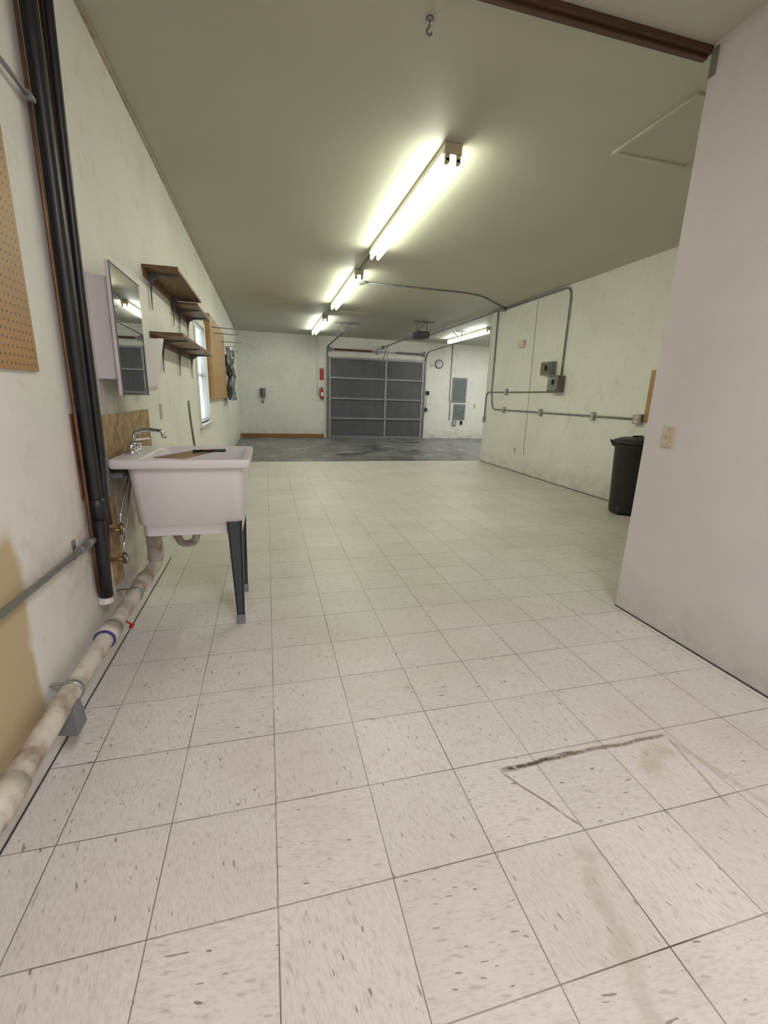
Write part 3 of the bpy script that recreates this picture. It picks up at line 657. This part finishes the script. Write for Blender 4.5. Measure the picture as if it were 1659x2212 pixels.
# ---------------------------------------------------------------- shelves
def shelf(y0,y1,z,d,ys,label):
    root=thing('wall_shelf',(XL,(y0+y1)/2,z),label,'shelf','wooden shelves on the wall')
    part('board',B().box((XL,y0,z),(XL+d,y1,z+.022),.003),SHELFW,root)
    part('cleat',B().box((XL,y0+.02,z-.05),(XL+.014,y1-.02,z),.002),SHELFW,root)
    for y in ys:
        b=B(); x0=XL+.014
        prof=[(x0,z-.24),(x0+.004,z-.24),(x0+.008,z-.13),(x0+.022,z-.05),(x0+.07,z-.018),(XL+d*.9,z-.008),(XL+d*.9,z),(x0,z)]
        b.loft([[Vector((x,yy,zz)) for x,zz in prof] for yy in(y-.003,y+.003)],False)
        b.box((x0,y-.011,z-.24),(x0+.003,y+.011,z)); b.box((x0,y-.011,z-.004),(XL+d*.9,y+.011,z))
        part('bracket',b,BRACK,root)
shelf(3.56,4.72,2.055,.225,(3.70,4.50),'upper brown wooden shelf on grey metal brackets')
shelf(4.50,5.38,1.995,.22,(4.75,5.22),'brown wooden shelf mounted slightly lower beside the window')
shelf(3.60,5.45,1.64,.22,(3.9,4.6,5.3),'long lower brown wooden shelf on grey metal brackets')
outlet_x(3.72,1.11,'cream double outlet on wall above the sink',1,XL,CREAM,d=.006)
conduit([(XL+.010,4.97,1.17),(XL+.010,5.0,1.0),(XL+.010,5.16,.66)],.010,'short dangling grey cable on the wall',GALVD,'cable','cable')
solo('tool_board',B().box((XL,6.74,1.17),(XL+.075,8.9,2.28),.004),PLY,(XL,7.8,1.7),'tan wooden tool board fixed to wall beyond window','wooden board')
for i,(y,z) in enumerate(((6.9,2.13),(7.3,2.10),(7.75,2.15),(8.2,2.08),(8.6,2.12))):
    x0=XL+.075; b=B().tube(fil([(x0,y,z),(x0+.30,y,z-.01),(x0+.33,y,z+.03)],.02),.004,6).tube(fil([(x0,y+.05,z),(x0+.30,y+.05,z-.01),(x0+.33,y+.05,z+.03)],.02),.004,6).box((x0,y-.01,z-.02),(x0+.003,y+.06,z+.02))
    solo('wire_hook',b,GALV,(x0,y,z),'double prong wire hook sticking out of board','hook','wire hooks on the tool board')
b=B(); vs=[];fs=[]; NX,NZ=22,16
for j in range(NZ+1):
    for i in range(NX+1):
        y=8.95+1.0*i/NX; z=1.12+.95*j/NZ
        vs.append((-.66+.045*sin(i*1.3+j*.25)+.03*sin(j*.9+i*.4)+.02*random.random(),y,z))
for j in range(NZ):
    for i in range(NX): k=j*(NX+1)+i; fs.append((k,k+1,k+NX+2,k+NX+1))
b.add(vs,fs,True); b.m=1; b.tube([(XL,8.96,2.07),(-.50,8.96,2.07)],.006,6).tube([(XL,9.93,2.07),(-.50,9.93,2.07)],.006,6)
o=solo('plastic_sheet',b,[FILM,GALV],(-.66,9.4,1.6),'crumpled translucent grey plastic sheet hanging from rods','plastic sheet')

# ---------------------------------------------------------------- lights
def area(name,loc,rot,sx,sy,p,col):
    l=bpy.data.lights.new(name,'AREA'); l.shape='RECTANGLE'; l.size=sx; l.size_y=sy; l.energy=p; l.color=col
    o=bpy.data.objects.new(name,l); o.location=loc; o.rotation_euler=rot; COL.objects.link(o); return o
area('room_light_rear',(.75,-.7,H-.03),(0,0,0),.5,1.6,60,(1.,.94,.96))
area('garage_side_light',(6.8,11.2,H-.03),(0,0,0),.3,2.4,60,(.97,1,.97))
w=bpy.data.worlds.new('world'); SC.world=w; w.use_nodes=True
w.node_tree.nodes['Background'].inputs[0].default_value=(.75,.87,1,1); w.node_tree.nodes['Background'].inputs[1].default_value=4.

# ---------------------------------------------------------------- camera
f,yaw,pit,rol,h=953.003,radians(14.932),radians(-14.568),radians(-1.81),1.265
F=Vector((sin(yaw)*cos(pit),cos(yaw)*cos(pit),sin(pit))); R=Vector((cos(yaw),-sin(yaw),0)); D=F.cross(R)
R2=R*cos(rol)+D*sin(rol); D2=-R*sin(rol)+D*cos(rol)
cd=bpy.data.cameras.new('camera'); cd.sensor_fit='HORIZONTAL'; cd.sensor_width=36; cd.lens=f/1659*36; cd.clip_start=.02
co=bpy.data.objects.new('camera',cd); COL.objects.link(co)
m=Matrix((R2,-D2,-F)).transposed().to_4x4(); m.translation=Vector((0,0,h)); co.matrix_world=m
SC.camera=co
SC.view_settings.view_transform='Standard'; SC.view_settings.look='None'; SC.view_settings.exposure=0.08
